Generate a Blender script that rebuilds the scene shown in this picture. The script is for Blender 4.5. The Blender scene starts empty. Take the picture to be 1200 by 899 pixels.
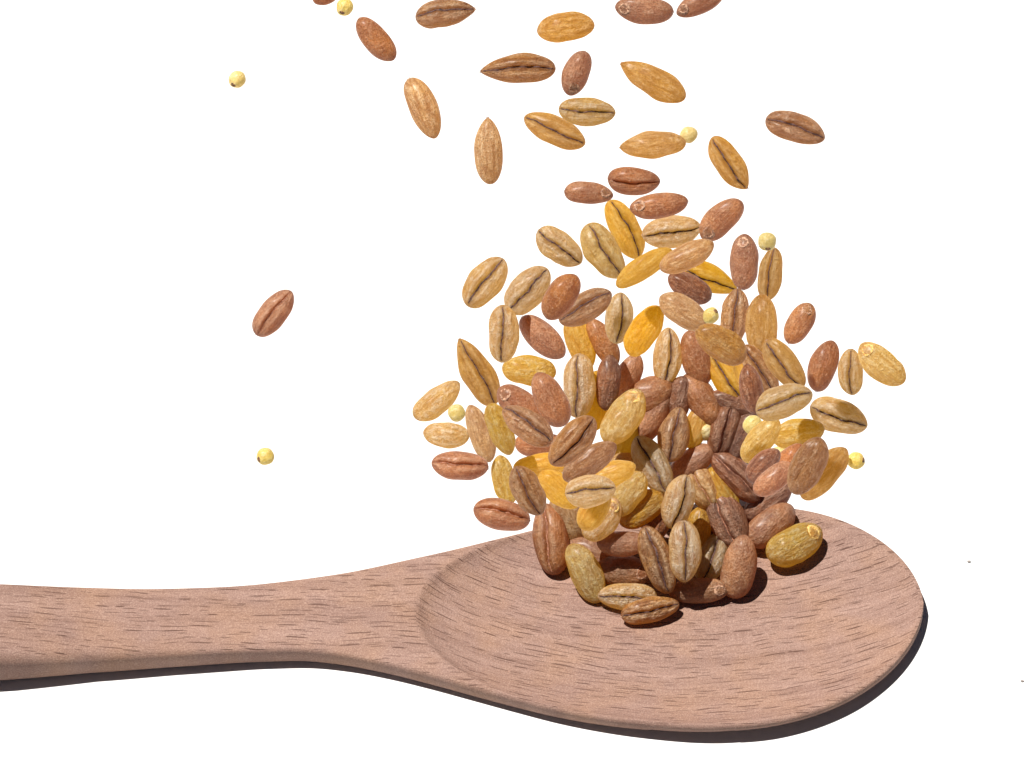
import bpy, math, random
import numpy as np
from mathutils import Vector, Matrix

# ------------------------------------------------------------------ set-up
sc = bpy.context.scene
PX = 0.00012                     # metres per reference unit; a wheat grain is about 60 units long
ELEV = math.radians(50)          # camera looks down on the table at this angle
D0 = 6900.0                      # camera distance in units
RX, RY = 600.0, 449.5
r_ = np.array([1.0, 0.0, 0.0])
u_ = np.array([0.0, math.sin(ELEV), math.cos(ELEV)])
v_ = np.array([0.0, -math.cos(ELEV), math.sin(ELEV)])     # towards the camera
CAM = D0*v_

cd = bpy.data.cameras.new('camera'); cam = bpy.data.objects.new('camera', cd)
sc.collection.objects.link(cam); sc.camera = cam
cam.location = Vector(CAM*PX)
cam.rotation_euler = (math.pi/2-ELEV, 0, 0)
cd.sensor_width = 36.0
cd.lens = 36.0*D0/1200.0
cd.clip_start = 0.01; cd.clip_end = 50

SUN = np.array([-0.32, 0.15, 0.93]); SUN /= np.linalg.norm(SUN)
w = bpy.data.worlds.new('World'); sc.world = w; w.use_nodes = True
nt = w.node_tree; bg = nt.nodes['Background']
sky = nt.nodes.new('ShaderNodeTexSky'); sky.sky_type = 'NISHITA'; sky.sun_disc = False
sky.sun_elevation = math.asin(SUN[2]); sky.sun_rotation = math.atan2(SUN[0], SUN[1])
nt.links.new(sky.outputs[0], bg.inputs[0]); bg.inputs[1].default_value = 0.013
sd = bpy.data.lights.new('sun', 'SUN'); so = bpy.data.objects.new('sun', sd); sc.collection.objects.link(so)
sd.energy = 5.0; sd.angle = math.radians(0.6); sd.color = (1.0, 0.965, 0.91)
so.rotation_euler = Vector(SUN).to_track_quat('Z', 'Y').to_euler()
vs = sc.view_settings
vs.view_transform = 'Standard'; vs.look = 'None'; vs.gamma = 1.0; vs.use_curve_mapping = False
vs.exposure = 0.52
sc.cycles.max_bounces = 8; sc.cycles.diffuse_bounces = 5; sc.cycles.transmission_bounces = 6

C = sc.collection

# ------------------------------------------------------------------ helpers
def pt(px, py, wd):
    k = (D0-wd)/D0
    return CAM - (D0-wd)*v_ + k*((px-RX)*r_ + (RY-py)*u_)

def on_plane(px, py, z):
    d = -D0*v_ + (px-RX)*r_ + (RY-py)*u_
    t = (z-CAM[2])/d[2]
    return CAM + t*d

def w_of(p): return float(np.dot(p, v_))

def project(p):
    q = p-CAM; dep = -np.dot(q, v_)
    return RX+np.dot(q, r_)*D0/dep, RY-np.dot(q, u_)*D0/dep

def mesh_obj(name, verts, faces, mat, parent=None, smooth=True):
    m = bpy.data.meshes.new(name); m.from_pydata([tuple(a) for a in verts], [], faces); m.update()
    if smooth: m.polygons.foreach_set('use_smooth', [True]*len(m.polygons))
    m.materials.append(mat)
    o = bpy.data.objects.new(name, m); C.objects.link(o)
    if parent: o.parent = parent
    return o

def srgb(r, g, b):
    f = lambda c: (c/255/12.92 if c/255 <= .04045 else ((c/255+.055)/1.055)**2.4)
    return (f(r), f(g), f(b), 1)

class NT:
    def __init__(s, name):
        s.m = bpy.data.materials.new(name); s.m.use_nodes = True; s.t = s.m.node_tree; s.t.nodes.clear()
    def n(s, typ, **kw):
        nd = s.t.nodes.new(typ)
        for k, v in kw.items():
            if k.startswith('i_'):
                key = k[2:]; key = int(key) if key.isdigit() else key.replace('_', ' ')
                s.put(nd.inputs[key], v)
            else: setattr(nd, k, v)
        return nd
    def put(s, sock, v):
        if isinstance(v, bpy.types.NodeSocket): s.t.links.new(v, sock)
        else: sock.default_value = v
    def math(s, op, a, b=0.0, c=None):
        nd = s.n('ShaderNodeMath', operation=op); s.put(nd.inputs[0], a); s.put(nd.inputs[1], b)
        if c is not None: s.put(nd.inputs[2], c)
        return nd.outputs[0]
    def mix(s, f, a, b, mode='MIX'):
        nd = s.n('ShaderNodeMix', data_type='RGBA', blend_type=mode); s.put(nd.inputs[0], f); s.put(nd.inputs[6], a); s.put(nd.inputs[7], b)
        return nd.outputs[2]
    def ramp(s, f, lo, hi, a=0.0, b=1.0):
        nd = s.n('ShaderNodeMapRange'); s.put(nd.inputs[0], f); nd.inputs[1].default_value = lo; nd.inputs[2].default_value = hi
        nd.inputs[3].default_value = a; nd.inputs[4].default_value = b; return nd.outputs[0]
    def noise(s, vec, scale, detail=3, rough=.55):
        nd = s.n('ShaderNodeTexNoise'); s.put(nd.inputs['Vector'], vec); nd.inputs['Scale'].default_value = scale
        nd.inputs['Detail'].default_value = detail; nd.inputs['Roughness'].default_value = rough; return nd.outputs[0]

# ------------------------------------------------------------------ materials
def grain_mat(name, base, dark, glow, pale, trans=.38, tipd=.8, wr=.5, mott=.6, fleck=.4, creased=1.0):
    k = NT(name)
    co = k.n('ShaderNodeTexCoord').outputs['Object']
    oi = k.n('ShaderNodeObjectInfo')
    off = k.n('ShaderNodeVectorMath', operation='SCALE'); k.put(off.inputs[0], (0.7, 0.31, 0.53)); k.put(off.inputs['Scale'], oi.outputs['Random'])
    sc_ = k.n('ShaderNodeVectorMath', operation='SCALE'); k.put(sc_.inputs[0], co); sc_.inputs['Scale'].default_value = 1/PX
    big = k.n('ShaderNodeVectorMath', operation='SCALE'); k.put(big.inputs[0], off.outputs[0]); big.inputs['Scale'].default_value = 900
    ad = k.n('ShaderNodeVectorMath', operation='ADD'); k.put(ad.inputs[0], sc_.outputs[0]); k.put(ad.inputs[1], big.outputs[0])
    P = ad.outputs[0]
    st = k.n('ShaderNodeMapping'); k.put(st.inputs[0], P); st.inputs['Scale'].default_value = (.25, 1, 1)
    n1 = k.noise(P, 1/22, 3); n2 = k.noise(st.outputs[0], 1/5, 4, .65); n3 = k.noise(P, 1/2.2, 3, .6)
    col = k.mix(k.ramp(n1, .35, .68, 0, mott), base, dark)
    col = k.mix(k.ramp(n1, .55, .30, 0, .5), col, glow)
    col = k.mix(k.ramp(n2, .45, .75, 0, fleck), col, pale)
    col = k.mix(k.ramp(n3, .54, .34, 0, .62), col, dark)
    col = k.mix(k.ramp(n3, .54, .74, 0, .42), col, pale)
    n4 = k.noise(P, 1/7.0, 4, .7)
    col = k.mix(k.ramp(n4, .53, .62, 0, fleck*1.2), col, pale)
    if creased > .5:
        s5 = k.n('ShaderNodeMapping'); k.put(s5.inputs[0], P); s5.inputs['Scale'].default_value = (.14, 1, 1)
        n5 = k.noise(s5.outputs[0], 1/4.2, 4, .7)
        col = k.mix(k.ramp(n5, .52, .60, 0, .72), col, dark)
        col = k.mix(k.ramp(n5, .44, .36, 0, .65), col, pale)
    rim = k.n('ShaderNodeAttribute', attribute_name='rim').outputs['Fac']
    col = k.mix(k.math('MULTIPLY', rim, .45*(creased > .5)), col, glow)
    crs = k.n('ShaderNodeAttribute', attribute_name='crs').outputs['Fac']
    lip = k.n('ShaderNodeAttribute', attribute_name='lip').outputs['Fac']
    tip = k.n('ShaderNodeAttribute', attribute_name='tip').outputs['Fac']
    col = k.mix(k.math('MULTIPLY', lip, k.ramp(n2, .3, .6, 0, .55)), col, pale)
    col = k.mix(k.math('MULTIPLY', crs, k.ramp(n3, .25, .6, 1.0*creased, .7*creased)), col, srgb(46, 28, 26))
    col = k.mix(k.math('MULTIPLY', tip, tipd), col, srgb(92, 58, 42))
    hsv = k.n('ShaderNodeHueSaturation'); k.put(hsv.inputs['Color'], col)
    k.put(hsv.inputs['Value'], k.ramp(oi.outputs['Random'], 0, 1, .84, 1.14))
    r2 = k.math('FRACT', k.math('MULTIPLY', oi.outputs['Random'], 17.3))
    k.put(hsv.inputs['Saturation'], k.ramp(r2, 0, 1, .88, 1.1))
    r3 = k.math('FRACT', k.math('MULTIPLY', oi.outputs['Random'], 57.1))
    k.put(hsv.inputs['Hue'], k.ramp(r3, 0, 1, .497, .504))
    col = hsv.outputs[0]
    b1 = k.n('ShaderNodeBump'); b1.inputs['Strength'].default_value = 1.0; b1.inputs['Distance'].default_value = 3.2*wr*PX
    k.put(b1.inputs['Height'], k.math('ADD', k.math('MULTIPLY', n2, 2.2), k.math('ADD', n3, k.math('MULTIPLY', n4, 2.0))))
    pb = k.n('ShaderNodeBsdfPrincipled'); k.put(pb.inputs['Base Color'], col); k.put(pb.inputs['Normal'], b1.outputs[0])
    k.put(pb.inputs['Roughness'], k.ramp(n2, .3, .7, .30, .5)); pb.inputs['Specular IOR Level'].default_value = .5; pb.inputs['Coat Weight'].default_value = .22; pb.inputs['Coat Roughness'].default_value = .28
    tr = k.n('ShaderNodeBsdfTranslucent')
    k.put(tr.inputs['Color'], k.mix(.75, col, tuple(min(1, q*1.25+.06) for q in glow[:3])+(1,)))
    mx = k.n('ShaderNodeMixShader'); mx.inputs[0].default_value = min(.62, trans*1.3)
    k.put(mx.inputs[1], pb.outputs[0]); k.put(mx.inputs[2], tr.outputs[0])
    out = k.n('ShaderNodeOutputMaterial'); k.put(out.inputs[0], mx.outputs[0])
    return k.m

G = srgb
MATS = {
 # red-brown wheat
 'w': grain_mat('wheat_bran', G(176,122,78), G(120,76,50), G(208,138,76), G(222,184,146), .33, .55, .35, .6, .28, .5),
 # dark wheat
 'W': grain_mat('dark_wheat_bran', G(148,98,66), G(104,64,44), G(184,108,58), G(196,156,130), .28, .5, .55, .6, .3, .7),
 # tan, slightly husked wheat
 't': grain_mat('tan_wheat_bran', G(200,162,108), G(146,104,68), G(218,172,98), G(234,212,170), .38, .45, .45, .6, .38, .6),
 # golden barley
 'b': grain_mat('golden_husk', G(204,168,102), G(146,104,60), G(224,182,92), G(238,216,170), .45, .5, .7, .6, .4, 1),
 # bright golden barley
 'B': grain_mat('bright_golden_husk', G(220,172,74), G(180,118,46), G(240,192,62), G(238,212,138), .5, .4, .5, .5, .35, 1),
 # brown barley
 'n': grain_mat('brown_husk', G(184,138,94), G(118,78,54), G(216,162,90), G(232,204,168), .36, .6, .9, .6, .45, 1),
 # pale pearled grain
 'p': grain_mat('pearled_cream', G(230,206,160), G(176,124,82), G(240,192,112), G(246,236,216), .42, .5, .8, .6, .6, 1),
 # yellow pearled
 'y': grain_mat('pearled_yellow', G(212,186,108), G(176,136,72), G(228,186,66), G(236,226,178), .42, .35, .6, .55, .6, .8),
 # olive
 'o': grain_mat('pearled_olive', G(190,150,70), G(146,108,54), G(216,160,40), G(222,200,140), .38, .4, .7, .6, .4, .8),
 'm': grain_mat('millet_hull', G(226,202,128), G(204,172,96), G(236,210,110), G(242,232,190), .26, 0, .25, .4, .4, 0),
}
def simple(name, c1, c2, sc1=1/4, rough=.7, trans=0):
    k = NT(name); co = k.n('ShaderNodeTexCoord').outputs['Object']
    n = k.noise(co, sc1/PX, 3)
    pb = k.n('ShaderNodeBsdfPrincipled'); k.put(pb.inputs['Base Color'], k.mix(k.ramp(n, .35, .65), c1, c2))
    pb.inputs['Roughness'].default_value = rough
    b = k.n('ShaderNodeBump'); b.inputs['Strength'].default_value = .8; b.inputs['Distance'].default_value = .8*PX
    k.put(b.inputs['Height'], n); k.put(pb.inputs['Normal'], b.outputs[0])
    out = k.n('ShaderNodeOutputMaterial'); k.put(out.inputs[0], pb.outputs[0]); return k.m
M_CREASE = simple('crease_bran', G(40,24,26), G(104,68,58), 1/3)
M_CREASE_W = simple('crease_red_bran', G(104,54,38), G(190,134,104), 1/3)
M_GERM = simple('germ_skin', G(104,64,48), G(206,164,132), 1/2.6)
M_GERM_Y = simple('germ_skin_yellow', G(186,134,56), G(226,196,122), 1/3)
M_HILUM = simple('hilum_skin', G(84,54,38), G(150,108,66), 1/3)
M_CRUMB = simple('crumb_skin', G(120,112,108), G(160,150,144), 1/2)

def wood_mat():
    k = NT('beech_wood'); co = k.n('ShaderNodeTexCoord').outputs['Object']
    s = k.n('ShaderNodeVectorMath', operation='SCALE'); k.put(s.inputs[0], co); s.inputs['Scale'].default_value = 1/PX
    sep = k.n('ShaderNodeSeparateXYZ'); k.put(sep.inputs[0], s.outputs[0])
    X, Y, Z = sep.outputs
    # fibres dip with the carved hollow
    warp = k.noise(s.outputs[0], 1/160, 2)
    Y2 = k.math('ADD', Y, k.math('ADD', k.math('MULTIPLY', k.math('GREATER_THAN', k.n('ShaderNodeAttribute', attribute_name='dep').outputs['Fac'], .12), k.math('MULTIPLY', 62.0, k.math('SUBTRACT', 1.0, k.math('POWER', k.math('ABSOLUTE', k.math('MULTIPLY_ADD', X, 1/296, -183/296)), 2.0)))), k.math('MULTIPLY', warp, 22)))
    def comb(sx, sy, ox=0, oy=0, oz=0.0):
        c = k.n('ShaderNodeCombineXYZ')
        k.put(c.inputs[0], k.math('MULTIPLY_ADD', X, 1/sx, ox)); k.put(c.inputs[1], k.math('MULTIPLY_ADD', Y2, 1/sy, oy)); k.put(c.inputs[2], oz)
        return c.outputs[0]
    def dash(sx, sy, thr, ox, oy):
        # every fleck lives in a stretched voronoi cell
        vo = k.n('ShaderNodeTexVoronoi', voronoi_dimensions='2D', feature='F1'); k.put(vo.inputs['Vector'], comb(sx, sy, ox, oy)); vo.inputs['Scale'].default_value = 1
        vo.inputs['Randomness'].default_value = .92
        pos = vo.outputs['Position']
        sb = k.n('ShaderNodeVectorMath', operation='SUBTRACT'); k.put(sb.inputs[0], comb(sx, sy, ox, oy)); k.put(sb.inputs[1], pos)
        s2 = k.n('ShaderNodeSeparateXYZ'); k.put(s2.inputs[0], sb.outputs[0])
        cs = k.n('ShaderNodeSeparateColor'); k.put(cs.inputs[0], vo.outputs['Color'])
        ln = k.ramp(cs.outputs[0], 0, 1, .14, .5)
        ax = k.math('DIVIDE', k.math('ABSOLUTE', s2.outputs[0]), ln)
        ay = k.math('DIVIDE', k.math('ABSOLUTE', s2.outputs[1]), thr)
        e = k.math('ADD', k.math('POWER', ax, 3.0), k.math('POWER', ay, 2.0))
        m = k.ramp(e, 1.5, .3, 0, 1)
        return k.math('MULTIPLY', m, k.ramp(cs.outputs[1], .15, .9, .0, 1))
    d1 = dash(34, 7.6, .085, 0, 0)
    d2 = dash(23, 5.4, .085, 7.3, 3.1)
    d = k.math('MAXIMUM', d1, k.math('MULTIPLY', d2, .75))
    nz = k.n('ShaderNodeSeparateXYZ'); k.put(nz.inputs[0], k.n('ShaderNodeNewGeometry').outputs['True Normal'])
    d = k.math('MULTIPLY', d, k.ramp(nz.outputs[2], .55, .8, 0, .85))
    fine = k.noise(comb(9, 1.6, 0, 0), 1, 4, .7)
    gr = k.noise(s.outputs[0], 1/1.6, 2, .7)
    band = k.noise(comb(420, 15, 3, 0), 1, 4, .6)
    blot = k.noise(s.outputs[0], 1/55, 2)
    col = k.mix(k.ramp(band, .3, .7), G(162,133,121), G(130,102,91))
    col = k.mix(k.ramp(blot, .40, .70, 0, .5), col, G(162,126,100))
    col = k.mix(k.ramp(fine, .35, .75, 0, .36), col, G(136,100,86))
    col = k.mix(k.ramp(gr, .56, .32, 0, .42), col, G(104,76,66))
    col = k.mix(k.ramp(gr, .53, .72, 0, .26), col, G(214,184,168))
    col = k.mix(k.math('MULTIPLY', d, .95), col, G(74,44,34))
    b = k.n('ShaderNodeBump'); b.inputs['Strength'].default_value = .8; b.inputs['Distance'].default_value = 1.0*PX
    h = k.math('SUBTRACT', k.math('ADD', k.math('MULTIPLY', fine, .8), k.math('MULTIPLY', gr, .9)), k.math('MULTIPLY', d, .9))
    k.put(b.inputs['Height'], h)
    pb = k.n('ShaderNodeBsdfPrincipled'); k.put(pb.inputs['Base Color'], col); pb.inputs['Roughness'].default_value = .7
    pb.inputs['Specular IOR Level'].default_value = .25; k.put(pb.inputs['Normal'], b.outputs[0])
    out = k.n('ShaderNodeOutputMaterial'); k.put(out.inputs[0], pb.outputs[0]); return k.m
M_WOOD = wood_mat()

k = NT('white_board'); co = k.n('ShaderNodeTexCoord').outputs['Object']
pb = k.n('ShaderNodeBsdfPrincipled'); k.put(pb.inputs['Base Color'], k.mix(k.noise(co, 300, 3), (.68,.68,.68,1), (.71,.71,.705,1)))
pb.inputs['Roughness'].default_value = .9; pb.inputs['Specular IOR Level'].default_value = .1
out = k.n('ShaderNodeOutputMaterial'); k.put(out.inputs[0], pb.outputs[0]); M_TABLE = k.m

# ------------------------------------------------------------------ table
t = mesh_obj('table_surface', [(-6,-6,0),(6,-6,0),(6,6,0),(-6,6,0)], [(0,1,2,3)], M_TABLE, smooth=False)
t['kind'] = 'structure'

# ------------------------------------------------------------------ spoon
def interp(x, pts):
    xs = [p[0] for p in pts]; ys = [p[1] for p in pts]
    # monotone-ish smooth: Catmull-Rom
    x = np.asarray(x, float); i = np.clip(np.searchsorted(xs, x)-1, 0, len(xs)-2)
    xs = np.array(xs, float); ys = np.array(ys, float)
    m = np.gradient(ys, xs); h = xs[i+1]-xs[i]; tt = np.clip((x-xs[i])/h, 0, 1)
    return ((2*tt**3-3*tt**2+1)*ys[i] + (tt**3-2*tt**2+tt)*h*m[i] + (-2*tt**3+3*tt**2)*ys[i+1] + (tt**3-tt**2)*h*m[i+1])
BACK = [(-160,676),(-80,679),(0,681),(100,685),(200,686),(300,681),(400,668),(500,647),(590,626),(650,612),(750,598),(855,591),(900,592)]
FRONT = [(-160,772),(-80,771),(0,771),(100,769),(200,765),(300,761),(366,761),(400,765),(450,775),(500,788),(550,802),(600,816),(650,829),(700,839),(750,846),(855,851),(900,846)]
RIMZ = [(-160,68),(-80,60),(0,54),(100,42),(200,36),(300,32),(400,31),(500,28.5),(600,27.5),(700,27),(800,27),(900,26),(1000,23),(1090,19)]
def back_y(x):
    return float(interp(x, BACK)) if x < 890 else None
def outline(x):
    """photo-space half outline: returns (y_back, y_front)"""
    if x <= 860: return float(interp(x, BACK)), float(interp(x, FRONT))
    # end cap, superellipse to the tip at x=1082
    q = (x-860)/(1082.5-860)
    e = max(0.0, 1-abs(q)**2.18)**(1/1.92)
    mid = 721 - 15*q**1.2
    return mid-130*e, mid+130*e
NS = 420; stations = []
for i in range(NS+1):
    a = i/NS
    x = -140 + (1082.45+140)*(1-(1-a)**1.6) if a < 1 else 1082.45
    stations.append(x)
def hollow_r(px, ny, half):
    """ny = signed offset from the axis in photo units"""
    xn = (px-783)/296.0
    B = float(np.interp(px, [480,590,650,750,855,935,1082], [117,119,118,121,129,136,139]))
    return math.sqrt(xn*xn + (ny/B)**2)
H_DEP = 24.2
def hollow(px, ny, half):
    r = hollow_r(px, ny, half)
    if r >= 1: return 0.0
    # soft, shallow bowl with a clear edge
    e = (1-r**(3.8+2.2*max(0, min(1, -(px-700)/200))))
    return (H_DEP-1.2)*e + 1.2*min(1, (1-r)*30)
NTp, NB = 90, 22
rng = random.Random(4)
DEP = []; V = []; ring = NTp+1+NB-1
for x in stations:
    yb, yf = outline(x); zr = float(np.interp(x, [p[0] for p in RIMZ], [p[1] for p in RIMZ]))
    pb_ = on_plane(x, yb, zr); pf_ = on_plane(x, yf, zr)
    bowlness = min(1, max(0, (x-560)/400)); bowlness = bowlness**2*(3-2*bowlness)
    lip = (1-bowlness)*zr*.7 + bowlness*8.5
    hw = (pb_[1]-pf_[1])/2; yc = (pb_[1]+pf_[1])/2
    half = (yf-yb)/2
    mexp = 5*(1-bowlness)+2.1*bowlness
    rb = 5*(1-bowlness)+4.0*bowlness          # top edge rounding
    xw = pf_[0]; rbf = rb + max(0, min(1, (260-x)/300))*13
    for j in range(NTp+1):
        q = -math.cos(math.pi*j/NTp)*.35 + (-1+2*j/NTp)*.65
        yy = yc+hw*q; dist = hw*(1-abs(q))
        z = zr - hollow(x, -q*half, half)
        rq = rbf if q < 0 else rb
        if dist < rq: z -= rq - math.sqrt(max(0, rq*rq-(rq-dist)**2))
        crown = (1-bowlness)*3.0*(abs(q)**3)
        z -= crown
        z += .5*math.sin(x/31+q*3)*math.sin(x/57+1+q)*.8
        V.append((xw, yy, z)); DEP.append(hollow(x, -q*half, half))
    for j in range(1, NB):
        q = math.cos(math.pi*j/NB)
        s = q
        ztop = zr-lip
        zbot = .2 if bowlness < .01 else .2
        f = (1-abs(s)**mexp)
        inset = 1.0
        yy = yc+hw*s*inset
        # handle side stands upright, the bowl's underside runs in towards its foot
        z = ztop*(1-f**(.55 if bowlness < .5 else .8)) + zbot
        taper = 1 if x < 900 else max(0, 1-((x-900)/182.5)**2.2)
        z = z*taper + (ztop)*(1-taper)
        z += .6*math.sin(x/9.0+s*5)*math.sin(x/23.0)*(1-abs(s))
        V.append((xw, yy, max(.15, z))); DEP.append(0.0)
V = np.array(V)
F = []
R = NTp+1+NB-1
for i in range(NS):
    for j in range(R):
        a = i*R+j; b = i*R+(j+1) % R
        F.append((a, b, b+R, a+R))
tmp = bpy.data.meshes.new('tmp'); tmp.from_pydata([tuple(p*PX) for p in V], [], F); tmp.update()
VN = np.zeros(len(V)*3); tmp.vertices.foreach_get('normal', VN); VN = VN.reshape(-1, 3)
bpy.data.meshes.remove(tmp)
# outward normals test
flip = VN[(NS//3)*R+NTp//2][2] < 0
if flip: F = [f[::-1] for f in F]; VN = -VN
spoon = bpy.data.objects.new('wooden_spoon', None); C.objects.link(spoon)
spoon['label'] = 'pale beech wooden spoon with a shallow bowl, lying on the white surface under the grain'
spoon['category'] = 'spoon'
def sub_mesh(name, sel, extra=None):
    idx = sorted({v for f in sel for v in f}); mp = {v: i for i, v in enumerate(idx)}
    o = mesh_obj(name, [V[i]*PX for i in idx], [tuple(mp[v] for v in f) for f in sel], M_WOOD, spoon)
    at = o.data.attributes.new('dep', 'FLOAT', 'POINT'); at.data.foreach_set('value', [DEP[i] for i in idx])
    o.data.normals_split_custom_set_from_vertices([tuple(VN[i]) for i in idx])
    return o
split = next(i for i, x in enumerate(stations) if x > 470)
fh = [f for k_, f in enumerate(F) if k_//R < split]; fb = [f for k_, f in enumerate(F) if k_//R >= split]
fh.append(tuple(range(R))[::-1] if not flip else tuple(range(R)))
fb.append(tuple(NS*R+j for j in range(R)) if not flip else tuple(NS*R+j for j in range(R))[::-1])
sub_mesh('handle', fh); sub_mesh('bowl', fb)

def spoon_point(px, py):
    """first guess of the surface seen at a photo position (spoon or table)"""
    z = 27.0
    for _ in range(6):
        p = on_plane(px, py, z); gx, gy = project(np.array([p[0], p[1], 27.0]))
        if gx >= 1082 or gx < -100: z = 0; continue
        yb, yf = outline(gx)
        if not (yb < gy < yf): z = 0 if _ > 2 else z; 
        else:
            half = (yf-yb)/2; z = .5*z+.5*(27-hollow(gx, gy-(yb+yf)/2, half))
    return on_plane(px, py, z)

# ------------------------------------------------------------------ grains
def make_grain(name, L, W, kind, face, seed, roll=None):
    rg = random.Random(seed); N, T = 40, 56
    a, b = L/2, W/2
    wheat = kind in 'wWt'
    pointed = face.endswith('^')
    face0 = face[0]
    c = b*(.84 if wheat else .74)
    i = np.arange(N+1); s = -np.cos(np.pi*i/N)
    if wheat: pe, qe, pb2, qb = 2.05+rg.uniform(0,.35), .57, 2.3+rg.uniform(0,.6), .5
    else: pe, qe, pb2, qb = 1.95+rg.uniform(0,.5), .57, 2.2+rg.uniform(0,.6), .52
    if pointed: pe, qe = 1.75, .68
    r = np.where(s > 0, (1-np.abs(s)**pe).clip(0)**qe, (1-np.abs(s)**pb2).clip(0)**qb)
    peak = rg.uniform(-.1, .1); 
    th = 2*np.pi*np.arange(T)/T
    # denser sampling round the crease at th=pi/2
    S, TH = np.meshgrid(s, th, indexing='ij'); Rr = r[:, None]*np.ones_like(TH)
    wob = .06*np.sin(S*3+rg.uniform(0,6))+.025*np.sin(S*9+rg.uniform(0,6))
    TH = TH - .52*np.sin(2*(TH))*-.5*0
    # concentrate vertices near crease
    TH2 = TH + .55*np.cos(TH)*1.0*np.where(np.sin(TH) > 0, np.sin(TH), 0)
    TH = TH2
    dth = TH-(np.pi/2+wob)
    n = 2.15
    cy = np.sign(np.cos(TH))*np.abs(np.cos(TH))**(2/n); sz = np.sign(np.sin(TH))*np.abs(np.sin(TH))**(2/n)
    sig = .10 if face0 == 'c' else .2
    sig = sig*rg.uniform(.85, 1.3) if not wheat else sig*.85
    g = np.exp(-(dth/sig)**2)*(1-np.abs(S)**8)
    y = b*Rr*cy*(1+peak*S)
    z = c*Rr*sz
    z -= g*Rr*c*(rg.uniform(.20,.34) if face0 == 'c' else .4)
    # cheeks
    z += Rr*c*.10*np.exp(-((np.abs(dth)-.5)/.35)**2)*.45
    # dorsal ridge
    z -= Rr*c*.05*np.exp(-((TH-3*np.pi/2)/.35)**2)
    y += b*rg.uniform(-.13,.13)*(1-S**2); z += -c*rg.uniform(.0,.14)*(S**2-.5)
    # lumps and wrinkles
    amp = b*(.014 if wheat else .022)
    for q in range(5):
        ks, kt = rg.uniform(2,8), rg.choice([1,2,3,4,5]); ph, p2 = rg.uniform(0,6.3), rg.uniform(0,6.3)
        d = amp*np.sin(S*ks+ph)*np.cos(TH*kt+p2)*Rr**.7
        y += d*np.cos(TH); z += d*np.sin(TH)
    if not wheat:
        for q in range(4):
            kt = rg.choice([7,9,11,13]); ph = rg.uniform(0,6.3)
            d = b*.017*np.cos(TH*kt+ph+.9*np.sin(S*rg.uniform(2,4)+ph))*Rr*(.5+.5*np.sin(S*rg.uniform(3,6)+ph))
            y += d*np.cos(TH); z += d*np.sin(TH)
    # rough, torn folds beside the crease
    if face0 == 'c':
        for q in range(4):
            ks, kt = rg.uniform(10, 24), rg.uniform(4, 9); ph = rg.uniform(0, 6.3)
            z += b*(.012 if wheat else .022)*np.sin(S*ks+ph+kt*dth)*np.exp(-(dth/.55)**2)*Rr*(np.sin(TH) > 0)
    x = a*S + b*.05*np.sin(TH+rg.uniform(0,6))*Rr
    # frayed / blunt brush end for wheat
    verts = np.stack([x, y, z], -1).reshape(-1, 3)*PX
    faces = []
    for ii in range(N):
        for jj in range(T):
            p = ii*T+jj; q = ii*T+(jj+1) % T
            faces.append((p, p+T, q+T, q))
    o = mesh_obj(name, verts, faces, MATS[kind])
    me = o.data
    def attr(nm, arr):
        at = me.attributes.new(nm, 'FLOAT', 'POINT'); at.data.foreach_set('value', arr.reshape(-1).astype(np.float32))
    attr('crs', np.exp(-(dth/(.19))**2)*(1-np.abs(S)**10))
    attr('lip', np.exp(-((np.abs(dth)-.36)/.12)**2))
    attr('tip', np.clip((np.abs(S)-.86)/.14, 0, 1)**1.2)
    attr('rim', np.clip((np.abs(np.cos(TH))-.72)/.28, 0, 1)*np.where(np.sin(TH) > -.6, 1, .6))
    # ---- parts
    if face0 == 'c':
        vv = []; ff = []; K = 44
        for q in range(K+1):
            ss = -.93+1.86*q/K
            rr = float(np.interp(ss, s, r)); wo = .10
            ii = int(np.argmin(np.abs(s-ss))); row = np.stack([x[ii], y[ii], z[ii]], -1)
            dd = np.abs(dth[ii]); jc = int(np.argmin(dd))
            i0 = int(np.clip(np.searchsorted(s, ss)-1, 0, N-1)); f = (ss-s[i0])/(s[i0+1]-s[i0])
            def P_(i_):
                return np.array([x[i_, jc], y[i_, jc], z[i_, jc]])
            pc = P_(i0)*(1-f)+P_(i0+1)*f
            hwid = b*(.12 if not wheat else .05)*(.45+.55*abs(math.sin(ss*7+seed)))*(1-abs(ss)**6)+.12
            lift = .45+.5*rg.random()
            pc[1] += rg.uniform(-.25, .25)
            vv += [pc+[0,-hwid,-.7], pc+[0,-hwid*.4,lift], pc+[0,hwid*.5,lift*rg.uniform(.5,1)], pc+[0,hwid,-.7]]
        for q in range(K):
            for jj in range(3):
                p = q*4+jj; ff.append((p, p+4, p+5, p+1))
        mesh_obj('crease', np.array(vv)*PX, ff, M_CREASE_W if wheat else M_CREASE, o)
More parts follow.
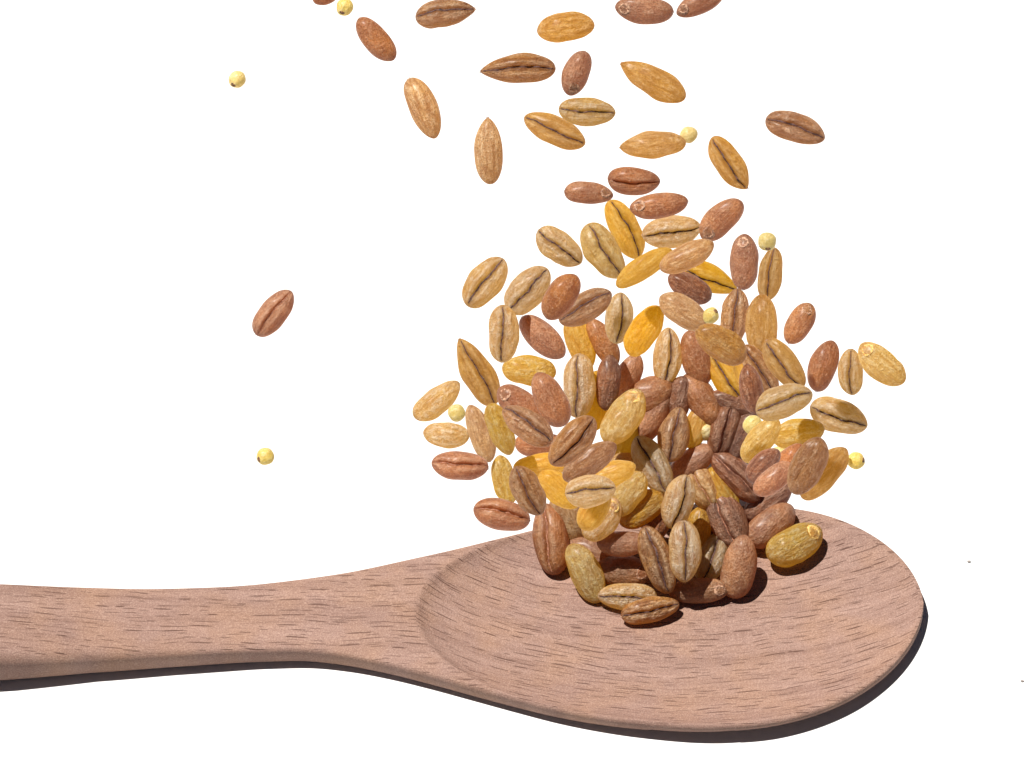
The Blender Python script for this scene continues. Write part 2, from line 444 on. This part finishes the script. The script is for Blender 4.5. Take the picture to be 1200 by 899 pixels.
    if face0 == 'g':
        # the germ: a wrinkled oval shield near the +x end of the back, with a raised ring
        vv = []; ff = []; KR, KT = 9, 22
        gx, ga, gb = .68*a, .22*a, .47*b; lob = [rg.uniform(.15, 1.2) for _ in range(KT)]
        for q in range(KR+1):
            rho = q/KR
            for jj in range(KT):
                an = 2*np.pi*jj/KT
                px_ = gx+ga*rho*math.cos(an); py_ = gb*rho*math.sin(an)*(1 - .25*math.cos(an)*rho)
                ss = min(.985, px_/a); rr = float(np.interp(ss, s, r))
                yy = min(.97, abs(py_)/(b*rr+1e-6))
                zz = -c*rr*(1-yy**n)**(1/n)
                hgt = 1.1*lob[jj]*math.exp(-((rho-.76-.1*(lob[(jj+3)%KT]-.6))/.17)**2) - .7*math.exp(-(rho/.5)**2) + .75*rg.uniform(-1,1)*(rho < .9) + .2
                if rho > .95: hgt = -1.3
                vv.append((px_, py_, zz-hgt))
        for q in range(KR):
            for jj in range(KT):
                p = q*KT+jj; p2 = q*KT+(jj+1) % KT; ff.append((p, p2, p2+KT, p+KT))
        mesh_obj('germ', np.array(vv)*PX, ff, M_GERM if kind in 'wWtn' else M_GERM_Y, o)
    if face0 in 'gsc' and wheat or pointed or (face0 == 'c' and rg.random() < .4):
        # small ragged tuft where the grain broke from the ear
        vv = []; ff = []
        end = 1 if pointed else -1
        nb = 9 if wheat else 6
        for q in range(nb):
            an = rg.uniform(0, 6.28); rr = rg.uniform(.03, .16)*b
            p0 = np.array([end*(a*.965), rr*math.cos(an), rr*math.sin(an)])
            ln = rg.uniform(.5, 1.6)*(1.5 if pointed else 1); p1 = p0+np.array([end*(a*.035+ln), rg.uniform(-.8,.8), rg.uniform(-.8,.8)])
            w0 = rg.uniform(.35,.7); base = len(vv)
            for e_ in range(3):
                an2 = e_*2.094; vv.append(p0+np.array([0, w0*math.cos(an2), w0*math.sin(an2)]))
            vv.append(p1)
            ff += [(base, base+1, base+3), (base+1, base+2, base+3), (base+2, base, base+3)]
        mesh_obj('tip_tuft', np.array(vv)*PX, ff, M_GERM, o, smooth=False)
    return o

def make_millet(L, seed):
    rg = random.Random(seed); N, T = 20, 28; R0 = L/2; rg0 = rg.uniform(.88, 1.0)
    vv = []; ff = []
    ph = [rg.uniform(0, 6) for _ in range(6)]
    for i in range(N+1):
        a = math.pi*i/N
        for j in range(T):
            b = 2*math.pi*j/T
            d = np.array([-math.cos(a), math.sin(a)*math.cos(b), math.sin(a)*math.sin(b)])
            k_ = 1+.02*math.sin(3*d[0]*2+ph[0])+.02*math.sin(5*d[1]+ph[1])+.03*max(0, d[0])**4
            vv.append(d*R0*k_*np.array([1.0, rg0, .93])*PX)
    for i in range(N):
        for j in range(T):
            p = i*T+j; q = i*T+(j+1) % T; ff.append((p, p+T, q+T, q))
    o = mesh_obj('millet_seed', vv, ff, MATS['m'])
    hv = []; hf = []; KR, KT = 4, 12
    c0 = Vector((.78, 0, .62)).normalized(); t1 = c0.cross(Vector((0, 1, 0))).normalized(); t2 = c0.cross(t1)
    for q in range(KR+1):
        rho = q/KR
        for j in range(KT):
            an = 2*math.pi*j/KT; d = c0+t1*(.27*rho*math.cos(an))+t2*(.36*rho*math.sin(an)); d.normalize()
            h = 1.03 if rho < .9 else .97
            hv.append(d*R0*(h+.012*rg.uniform(-1, 1))*PX)
    for q in range(KR):
        for j in range(KT):
            p = q*KT+j; p2 = q*KT+(j+1) % KT; hf.append((p, p2, p2+KT, p+KT))
    mesh_obj('hilum', hv, hf, M_HILUM, o)
    return o

# back-to-front list: cx cy L W angle kind face class | label
# class: f = falling through the air, p = in the loose heap, r = lying in the bowl
DATA = '''
381 -5 30 24 10 w s f|reddish wheat grain cut by the top edge beside the leftmost top millet seed
404 8 21 21 250 m m f|yellow millet seed with dark eye touching the top edge at left
441 46 62 30 -50 w s f|ridged reddish wheat grain falling steeply, just below the millet seed at top left
522 16 69 33 8 n c^ f|brown open-creased barley grain near the top edge left of centre
495 127 75 34 -66 t s f|long tan grain with a brown smudge, leftmost of the large falling grains
573 177 76 34 92 t s^ f|tan grain standing upright in the air, with a small brown spot
607 82 86 34 182 n c^ f|brown barley grain with wide dark crease and long point to the left
663 33 66 35 186 b s f|flat golden-tan grain with smooth back, high above the small red-brown grain
676 86 54 31 250 w g f|small smooth red-brown wheat grain slanting with its germ at the lower end
765 95 84 34 151 b s^ f|golden barley grain with a long straw point at upper left
688 130 65 33 -5 p c f|pale golden grain with black crease lying level above the olive-gold one
650 153 76 33 156 b c f|golden grain sloping down right, its crease only faint
765 170 76 32 184 b s^ f|golden smooth grain pointed at left, its right end touching a millet seed
807 158 19 21 200 m m f|small pale millet seed at the right tip of a golden grain
855 191 71 34 -56 b c^ f|golden grain with broad brown crease sloping steeply, right of the millet seed
755 11 67 32 175 w g f|brown wheat grain with big wrinkled germ at left, at the top edge
820 4 58 27 205 w g f|brown wheat grain cut off by the top edge, rightmost in the top row
932 151 71 34 -18 n c f|golden-brown grain with dark crease, farthest right in the upper air
278 93 21 21 225 m m f|lone millet seed high on the left, dark spot at its lower left
321 367 64 33 52 w c f|lone red-brown wheat grain on the left, crease facing out
311 535 21 21 190 m m f|lone yellow millet seed low on the left above the spoon handle
690 227 56 26 -4 w g f|dull brown wheat grain lying level with dark germ at right
743 211 60 33 -3 w c f|plump red wheat grain with thin level crease, above the wrinkled brown one
772 240 67 30 187 w g f|wrinkled brown wheat grain, germ at its left end, above the pale creased grain
846 258 62 34 222 w g f|smooth orange-brown wheat grain leaning right, germ at its lower left
731 269 74 35 -63 B c f|bright golden grain with brown crease steeply sloping beside the larger creamy-yellow one
708 294 72 39 -58 y c f|broad creamy-yellow grain with a long black crease
787 271 68 37 9 p c f|plump pale grain with near level black crease below the wrinkled wheat
656 289 62 36 -38 p c f|oval cream grain with black crease, apart at the upper left of the cluster
755 314 76 27 33 B s f|slim golden grain with smooth back rising to the right
830 326 72 34 -23 B c^ f|bright yellow grain with brown crease pointing right, partly under two others
808 337 55 31 150 W s f|dark red wheat grain tucked under the bright yellow creased grain
805 300 68 30 27 t s f|tan golden smooth grain rising right over the bright yellow one
872 307 64 34 88 w g f|upright red-brown wheat grain with wrinkled germ on top
903 321 61 28 82 b c f|narrow golden grain with dark crease standing below a millet seed
899 283 22 22 265 m m f|yellow millet seed above the narrow upright golden grain
569 331 68 40 53 p c f|big pale cream grain with straight black crease, leftmost in its row
619 340 66 41 47 p c f|pale golden grain with split crease, second in the row from the left
686 360 68 35 29 n c f|wrinkled tan-brown grain with double crease, touching the matte brown wheat
658 348 60 36 56 w s f|matte brown wheat grain overlapping the wrinkled tan-brown one
725 373 59 33 84 p c f|upright pale grain with dark crease in the middle of the cluster
756 388 66 35 58 B s f|glowing golden smooth grain leaning right beside a pale upright one
589 391 66 36 89 p c f|upright pale grain with broad grainy crease at the left of the cluster
636 395 66 34 -43 w s f|smooth red-brown wheat grain sloping right above the pale gold one
559 436 86 37 118 b c^ f|long golden grain with dark open crease, pointed top, at the left edge
800 365 62 35 148 t s f|tan-orange smooth grain sloping down towards a tiny millet seed
833 370 18 20 60 m m f|tiny pale millet seed with dark dot among the upper grains
860 372 67 33 82 n c f|tan grain with deep wrinkled crease standing beside a plump smooth one
894 380 69 38 92 b s f|large smooth golden-tan grain standing upright, right of the wrinkled crease
937 379 52 30 60 w g f|small red-brown wheat grain with germ on top, apart at the right
966 429 61 33 72 w s f|smooth red wheat grain leaning right at the right of the cluster
998 436 53 29 -88 p c f|small upright striped grain with black crease between red and yellow neighbours
1034 426 66 36 138 y g f|plump yellow grain with pale germ, rightmost of all the grains
849 440 76 31 -56 B c p|bright golden creased grain half hidden under the olive one
879 442 60 30 -70 B s f|glowing golden grain hardly visible behind the dark brown one
891 434 68 29 -56 n c f|slim tan grain with wrinkled crease sloping behind the dark brown one
920 426 68 35 -52 b c f|golden-brown grain with a broad woolly brown crease near the right
816 420 66 36 -76 w s p|matte pinkish-brown wheat grain standing under the olive grain
844 404 66 38 148 o s f|wrinkled olive-gold grain lying across the tan creased one
679 402 66 33 -70 B s p|orange-gold grain rising behind the large grey-cream grain
706 402 62 28 118 w s p|narrow red wheat grain sloping right behind the dark red one
781 417 65 34 85 p c p|upright whitish grain with thin crease, above the red wheat grains
736 441 56 31 65 w s p|red-orange wheat grain leaning right, below the golden glowing one
697 470 70 36 85 B s p|orange-gold grain glimpsed between the grey-cream and dark red ones
712 448 64 29 84 W s p|dark red upright wheat grain right of the large grey-cream grain
762 462 58 42 25 w s p|broad red wheat grain behind, below the upright whitish one
822 468 68 36 125 w s p|red-orange wheat grain sloping down right from beneath the pinkish-brown one
797 467 52 29 80 W s p|brown wheat stub with pale hairy top in the middle of the heap
860 474 62 27 160 W s p|brown wheat grain lying across behind the dark creased one
881 456 58 28 102 W s f|very dark brown wheat grain standing beside the pale creased one
620 434 62 35 -5 y s p|pale gold smooth grain lying level at the left of the heap
678 452 74 38 89 p c p|large grey-cream upright grain with thin dark crease
610 474 62 35 145 w g f|red wheat grain with round germ at left, below the pale gold one
645 468 68 37 118 w s f|orange-red wheat grain with ragged top left of the grey-cream one
512 469 65 31 38 p s f|pale gold smooth grain leaning right, farthest left of the heap
535 484 21 21 120 m m f|millet seed squeezed between two pale grains and an orange one
523 509 53 30 175 p s f|short pale smooth grain lying level below the millet seed
562 508 69 28 110 t s f|slim orange wheat grain standing right of the short pale one
586 503 63 29 -68 y s f|slim yellow-tan grain standing right of the slim orange one
539 545 65 34 175 w c f|red-brown wheat grain with pale crease lying level, lowest at the far left
634 520 60 30 0 w s f|orange wheat grain mostly hidden below the rough brown creased one
618 499 68 36 145 n c f|rough dull brown creased grain beneath the germ-marked red wheat
919 472 68 38 19 p c f|pale striped grain with blackened left end beside the dark brown wheat
983 488 69 39 -19 p c f|large pale gold grain with black crease, rightmost in its row
935 507 62 34 9 y s f|yellow smooth grain lying level under the pale striped one
882 498 22 23 40 m m f|golden millet seed between dark wheat and the yellow grain
815 500 52 28 70 B s p|golden grain peeking out left of the dark creased wheat
827 506 21 22 30 m m p|half hidden millet seed left of the dark creased wheat
765 487 72 33 60 w s p|rough brown wheat grain leaning right in the centre
737 522 64 36 70 B s p|amber grain glowing beneath the big cream smooth one
730 488 72 41 55 y g p|big cream-yellow smooth grain with golden germ on top
790 509 64 35 78 n c p|brown grain with deep crease and pale lips at the centre
868 512 62 30 68 W s p|dark red wheat grain just behind the dark creased one
849 502 66 36 73 W c p|dark brown wheat grain, crease facing out, leaning slightly right
892 516 62 31 50 y s f|slim yellow grain leaning right below the golden millet seed
638 544 72 29 8 B s f|golden grain lying level under the golden-brown creased one
655 574 58 34 -42 B s f|yellow-gold grain behind the tan creased one at lower left
697 596 56 32 60 B s f|amber grain hidden under the level pale creased one
716 556 60 30 20 B s f|amber grain glowing under the brown orange one
691 541 72 33 33 n s f|orange-brown smooth grain rising right below the golden-brown creased one
671 517 72 39 48 n c f|golden-brown grain with a bold black crease left of the cream smooth one
733 550 46 38 -5 t c p|squat tan grain with level crease left of the grey creased one
592 562 57 28 105 y s f|yellow grain standing at the left foot of the heap
664 605 66 36 110 t s p|tan-orange grain sloping down right behind the tall brown wheat
619 575 62 35 118 n c f|pale brown creased grain leaning over the left wheat grain
588 603 66 37 168 w c f|tan-red creased wheat grain lying level at the left rim of the bowl
692 575 58 38 8 p c f|pale grain with faint double crease lying level at lower left
810 541 60 31 32 w s p|orange-brown wheat grain rising right below the centre creased brown one
764 545 74 39 118 p c p|greyish pale brown grain with long black crease sloping right
846 577 64 34 -62 B s p|yellow-gold grain glowing behind the long brown creased wheat
823 570 58 36 118 t c p|orange-brown grain with ragged crease left of the long brown wheat
912 533 20 22 20 m m f|millet seed glimpsed under the level yellow grain
924 540 48 28 50 w s f|orange-red grain behind the yellowish-brown wheat at right
895 546 50 28 45 W s f|dark brown wheat grain below the slim yellow one
906 561 54 29 38 w s f|smooth red-brown wheat grain left of the yellowish-brown one
966 555 76 35 48 b s f|golden-orange grain behind the yellowish-brown wheat, by a millet seed
946 546 71 39 65 n s f|yellowish-brown wheat grain leaning right over the golden-orange one
1003 540 21 21 -15 m m f|yellow millet seed with dark spot, alone at the right of the heap
695 648 62 32 158 w s r|orange-brown wheat grain between the yellow-green and level brown ones
730 636 60 30 180 w s p|brown wheat grain lying level under the pale yellow one
772 608 56 32 70 W s p|dark wheat grain in the shade under the olive one
862 559 74 37 134 W c p|long brown wheat grain with pale split crease sloping right
900 588 64 33 35 W s r|purplish-brown wheat grain behind the brown one near the yellow grain
820 618 50 30 80 o s p|small yellowish grain wedged between two pale creased ones
752 597 60 37 35 o s p|olive grain lying half hidden under the bright yellow-green one
735 579 60 37 55 y s p|bright yellow-green smooth grain in the lower middle
851 610 74 44 115 W c p|broad dark brown wheat grain with a pinkish crease
705 608 58 38 50 p g p|pale yellow grain with golden germ above the level brown wheat
795 588 64 37 74 p c p|pale yellow wrinkled grain standing with a dark side crease
645 632 82 42 97 w c l|tall brown wheat grain standing at the left edge in the bowl
685 672 74 37 117 y s l|yellow-green smooth grain at the lower left in the bowl
735 699 68 32 178 p c r|pale gold grain with level crease under two brown ones, low in the bowl
730 670 64 38 -6 w g r|plump brown wheat grain lying level, germ at its right
762 715 68 30 12 n c r|brown-gold grain with level crease, lowest in the bowl
819 692 70 30 2 w g r|smooth brown wheat grain lying level, germ at right, low in the bowl
834 653 60 34 68 p c r|grey-white grain with short crease left of the orange-brown wheat
770 656 82 36 110 n c p|long brown-gold grain with pale ridges standing in the lower middle
801 646 71 38 -88 p c p|striped white and tan grain standing upright with a bold crease
903 615 66 40 40 w s r|brown wheat grain leaning right behind the plump yellow one
866 664 74 40 79 w s l|orange-brown smooth wheat grain standing at the lower right of the heap
931 637 70 43 28 y g r|plump yellow grain with orange germ, farthest right in the bowl
'''
K_P = 0.0
rows = []
for ln in DATA.strip().split('\n'):
    a, lab = ln.split('|'); f = a.split(); rows.append((*[float(q) for q in f[:5]], f[5], f[6], f[7], lab))
# depth map of what lies behind each photo position, in units towards the camera
ST = 3; GW, GH = 1300//ST, 1000//ST; OX, OY = -50, -50
wp0 = w_of(spoon_point(790, 728))+14          # the heap's face is a steep slope square to the view
def fall_w(px, py, seed):
    """far enough above the table for the shadow to land outside the picture"""
    wt = w_of(on_plane(px, py, 0)); wd = wt+60
    rg = random.Random(seed)
    while wd < wt+3000:
        p = pt(px, py, wd); q = p - SUN*(p[2]/SUN[2]); sx, sy = project(q)
        if sy > 899+45: break
        wd += 6
    return wd
dm = {}
def key(i, j): return (i, j)
def surf(i, j, cache={}):
    if (i, j) not in cache: cache[(i, j)] = w_of(spoon_point(OX+i*ST, OY+j*ST))
    return cache[(i, j)]
placed = []
order = [i for i, q in enumerate(rows) if q[7] == 'f'] + [i for i, q in enumerate(rows) if q[7] != 'f'][::-1]
for n_ in order:
    cx, cy, L, W, ang, kind, face, cls, lab = rows[n_]
    seed = n_*7+3; rg = random.Random(seed)
    al = math.radians(ang); ca, sa = math.cos(al), math.sin(al)
    if kind == 'm':
        o = make_millet(max(L, W), seed); o.name = 'millet_seed'; cat = 'millet seed'; grp = 'millet seeds scattered among the grain'
    else:
        isw = kind in 'wWt'
        o = make_grain('wheat_grain' if isw else 'barley_grain', L*1.03, W*1.0, kind, face, seed)
        cat = 'wheat grain' if isw else 'barley grain'
        grp = 'wheat grains pouring into the spoon' if isw else 'barley grains pouring into the spoon'
    o['label'] = lab; o['category'] = cat; o['group'] = grp
    tiltk = (-.45 if cls == 'r' else rg.uniform(-.16, .16))
    th = (W/2)*(.93 if kind == 'm' else .74)
    a, b = L/2, W/2
    # cells covered
    cells = []
    for i in range(int((cx-a-OX)//ST), int((cx+a-OX)//ST)+2):
        for j in range(int((cy-a-OY)//ST), int((cy+a-OY)//ST)+2):
            dx, dy = OX+i*ST-cx, -(OY+j*ST-cy)
            s_ = (dx*ca+dy*sa)/a; t_ = (-dx*sa+dy*ca)/b
            rho = s_*s_+t_*t_
            if rho < .96:
                cells.append((i, j, math.sqrt(1-rho)*th, tiltk*sa*s_*a))
    if cls == 'f':
        wd = fall_w(cx, cy, seed)
        # neighbours in the air: stay in front of what was listed earlier
        need = max([dm.get(('f', i, j), -1e9)+h-off for i, j, h, off in cells] or [-1e9])
        wd = max(wd, need)
        # of several heights take one where it neither shades nor is shaded by the others
        best = None
        for q_ in range(16):
            wc = wd+q_*28; pc = pt(cx, cy, wc); cost = q_*.12
            for pj, rj in placed:
                dv = pj-pc; perp = np.linalg.norm(dv-np.dot(dv, SUN)*SUN); lim_ = rj+a*.8
                if perp < lim_: cost += 2*(1-perp/lim_)+.4
            if best is None or cost < best[0]: best = (cost, wc)
        wd = best[1]; placed.append((pt(cx, cy, wd), a*.8))
    else:
        # the heap is laid from its face inwards: each grain sits behind those listed after it
        rest = max([surf(i, j)+h*.95-off for i, j, h, off in cells])
        edge = min(1, max(0, (abs(cx-785)-90)/130)) if cy > 610 else 0
        base = (wp0*(1-edge)+rest*edge) if cls == 'p' else rest
        lim = min([dm.get(('p', i, j), 1e9)-h*.6-off for i, j, h, off in cells])
        wd = max(min(base, lim), base-62) if cls == 'p' else min(base, lim)
        if cy > 575: wd = max(rest, wd)
    if cls == 'f':
        for i, j, h, off in cells:
            kk = ('f', i, j); dm[kk] = max(dm.get(kk, -1e9), wd+off+h*.85)
    else:
        for i, j, h, off in cells:
            kk = ('p', i, j); dm[kk] = min(dm.get(kk, 1e9), wd+off-h*.6)
    p = pt(cx, cy, wd)
    e1 = ca*r_+sa*u_+tiltk*sa*v_; stretch = np.linalg.norm(e1); e1 /= stretch
    if kind == 'm' and int(cx) in (807, 535, 882, 827, 912): face = 's'
    side = 1 if (face[0] == 'c' or (kind == 'm' and face[0] != 's')) else -1
    e3 = v_*side; e3 = e3-np.dot(e3, e1)*e1; e3 /= np.linalg.norm(e3)
    roll = math.radians(rg.uniform(-20, 20)) if kind != 'm' else math.radians(rg.uniform(-30, 30))
    e2 = np.cross(e3, e1)
    e3b = e3*math.cos(roll)+e2*math.sin(roll); e2b = np.cross(e3b, e1)
    sc1 = (D0-wd)/D0
    M = Matrix(((e1[0]*stretch, e2b[0], e3b[0]), (e1[1]*stretch, e2b[1], e3b[1]), (e1[2]*stretch, e2b[2], e3b[2]))).to_4x4()
    q = M.normalized() if hasattr(M, 'normalized') else M
    o.rotation_mode = 'QUATERNION'; o.rotation_quaternion = q.to_quaternion()
    o.scale = (stretch*sc1, sc1, sc1)
    o.location = Vector(p*PX)

# dust
for (cx, cy, s_) , lab in (((1135.5, 658, 2.0), 'tiny dark crumb on the white surface level with the spoon rim at right'),
                           ((1198, 798, 2.0), 'tiny dark crumb at the right edge of the picture, low down')):
    p = on_plane(cx, cy, s_*.5); vv = []; ff = []; rg = random.Random(int(cx))
    for i in range(6):
        for j in range(8):
            a1 = math.pi*i/5; b1 = 2*math.pi*j/8; k_ = rg.uniform(.7, 1.15)
            vv.append((s_*math.cos(a1)*k_*PX, s_*.7*math.sin(a1)*math.cos(b1)*k_*PX, s_*.5*math.sin(a1)*math.sin(b1)*k_*PX))
    for i in range(5):
        for j in range(8):
            q = i*8+j; q2 = i*8+(j+1) % 8; ff.append((q, q+8, q2+8, q2))
    o = mesh_obj('crumb', vv, ff, M_CRUMB); o.location = Vector(p*PX); o['label'] = lab; o['category'] = 'crumb'
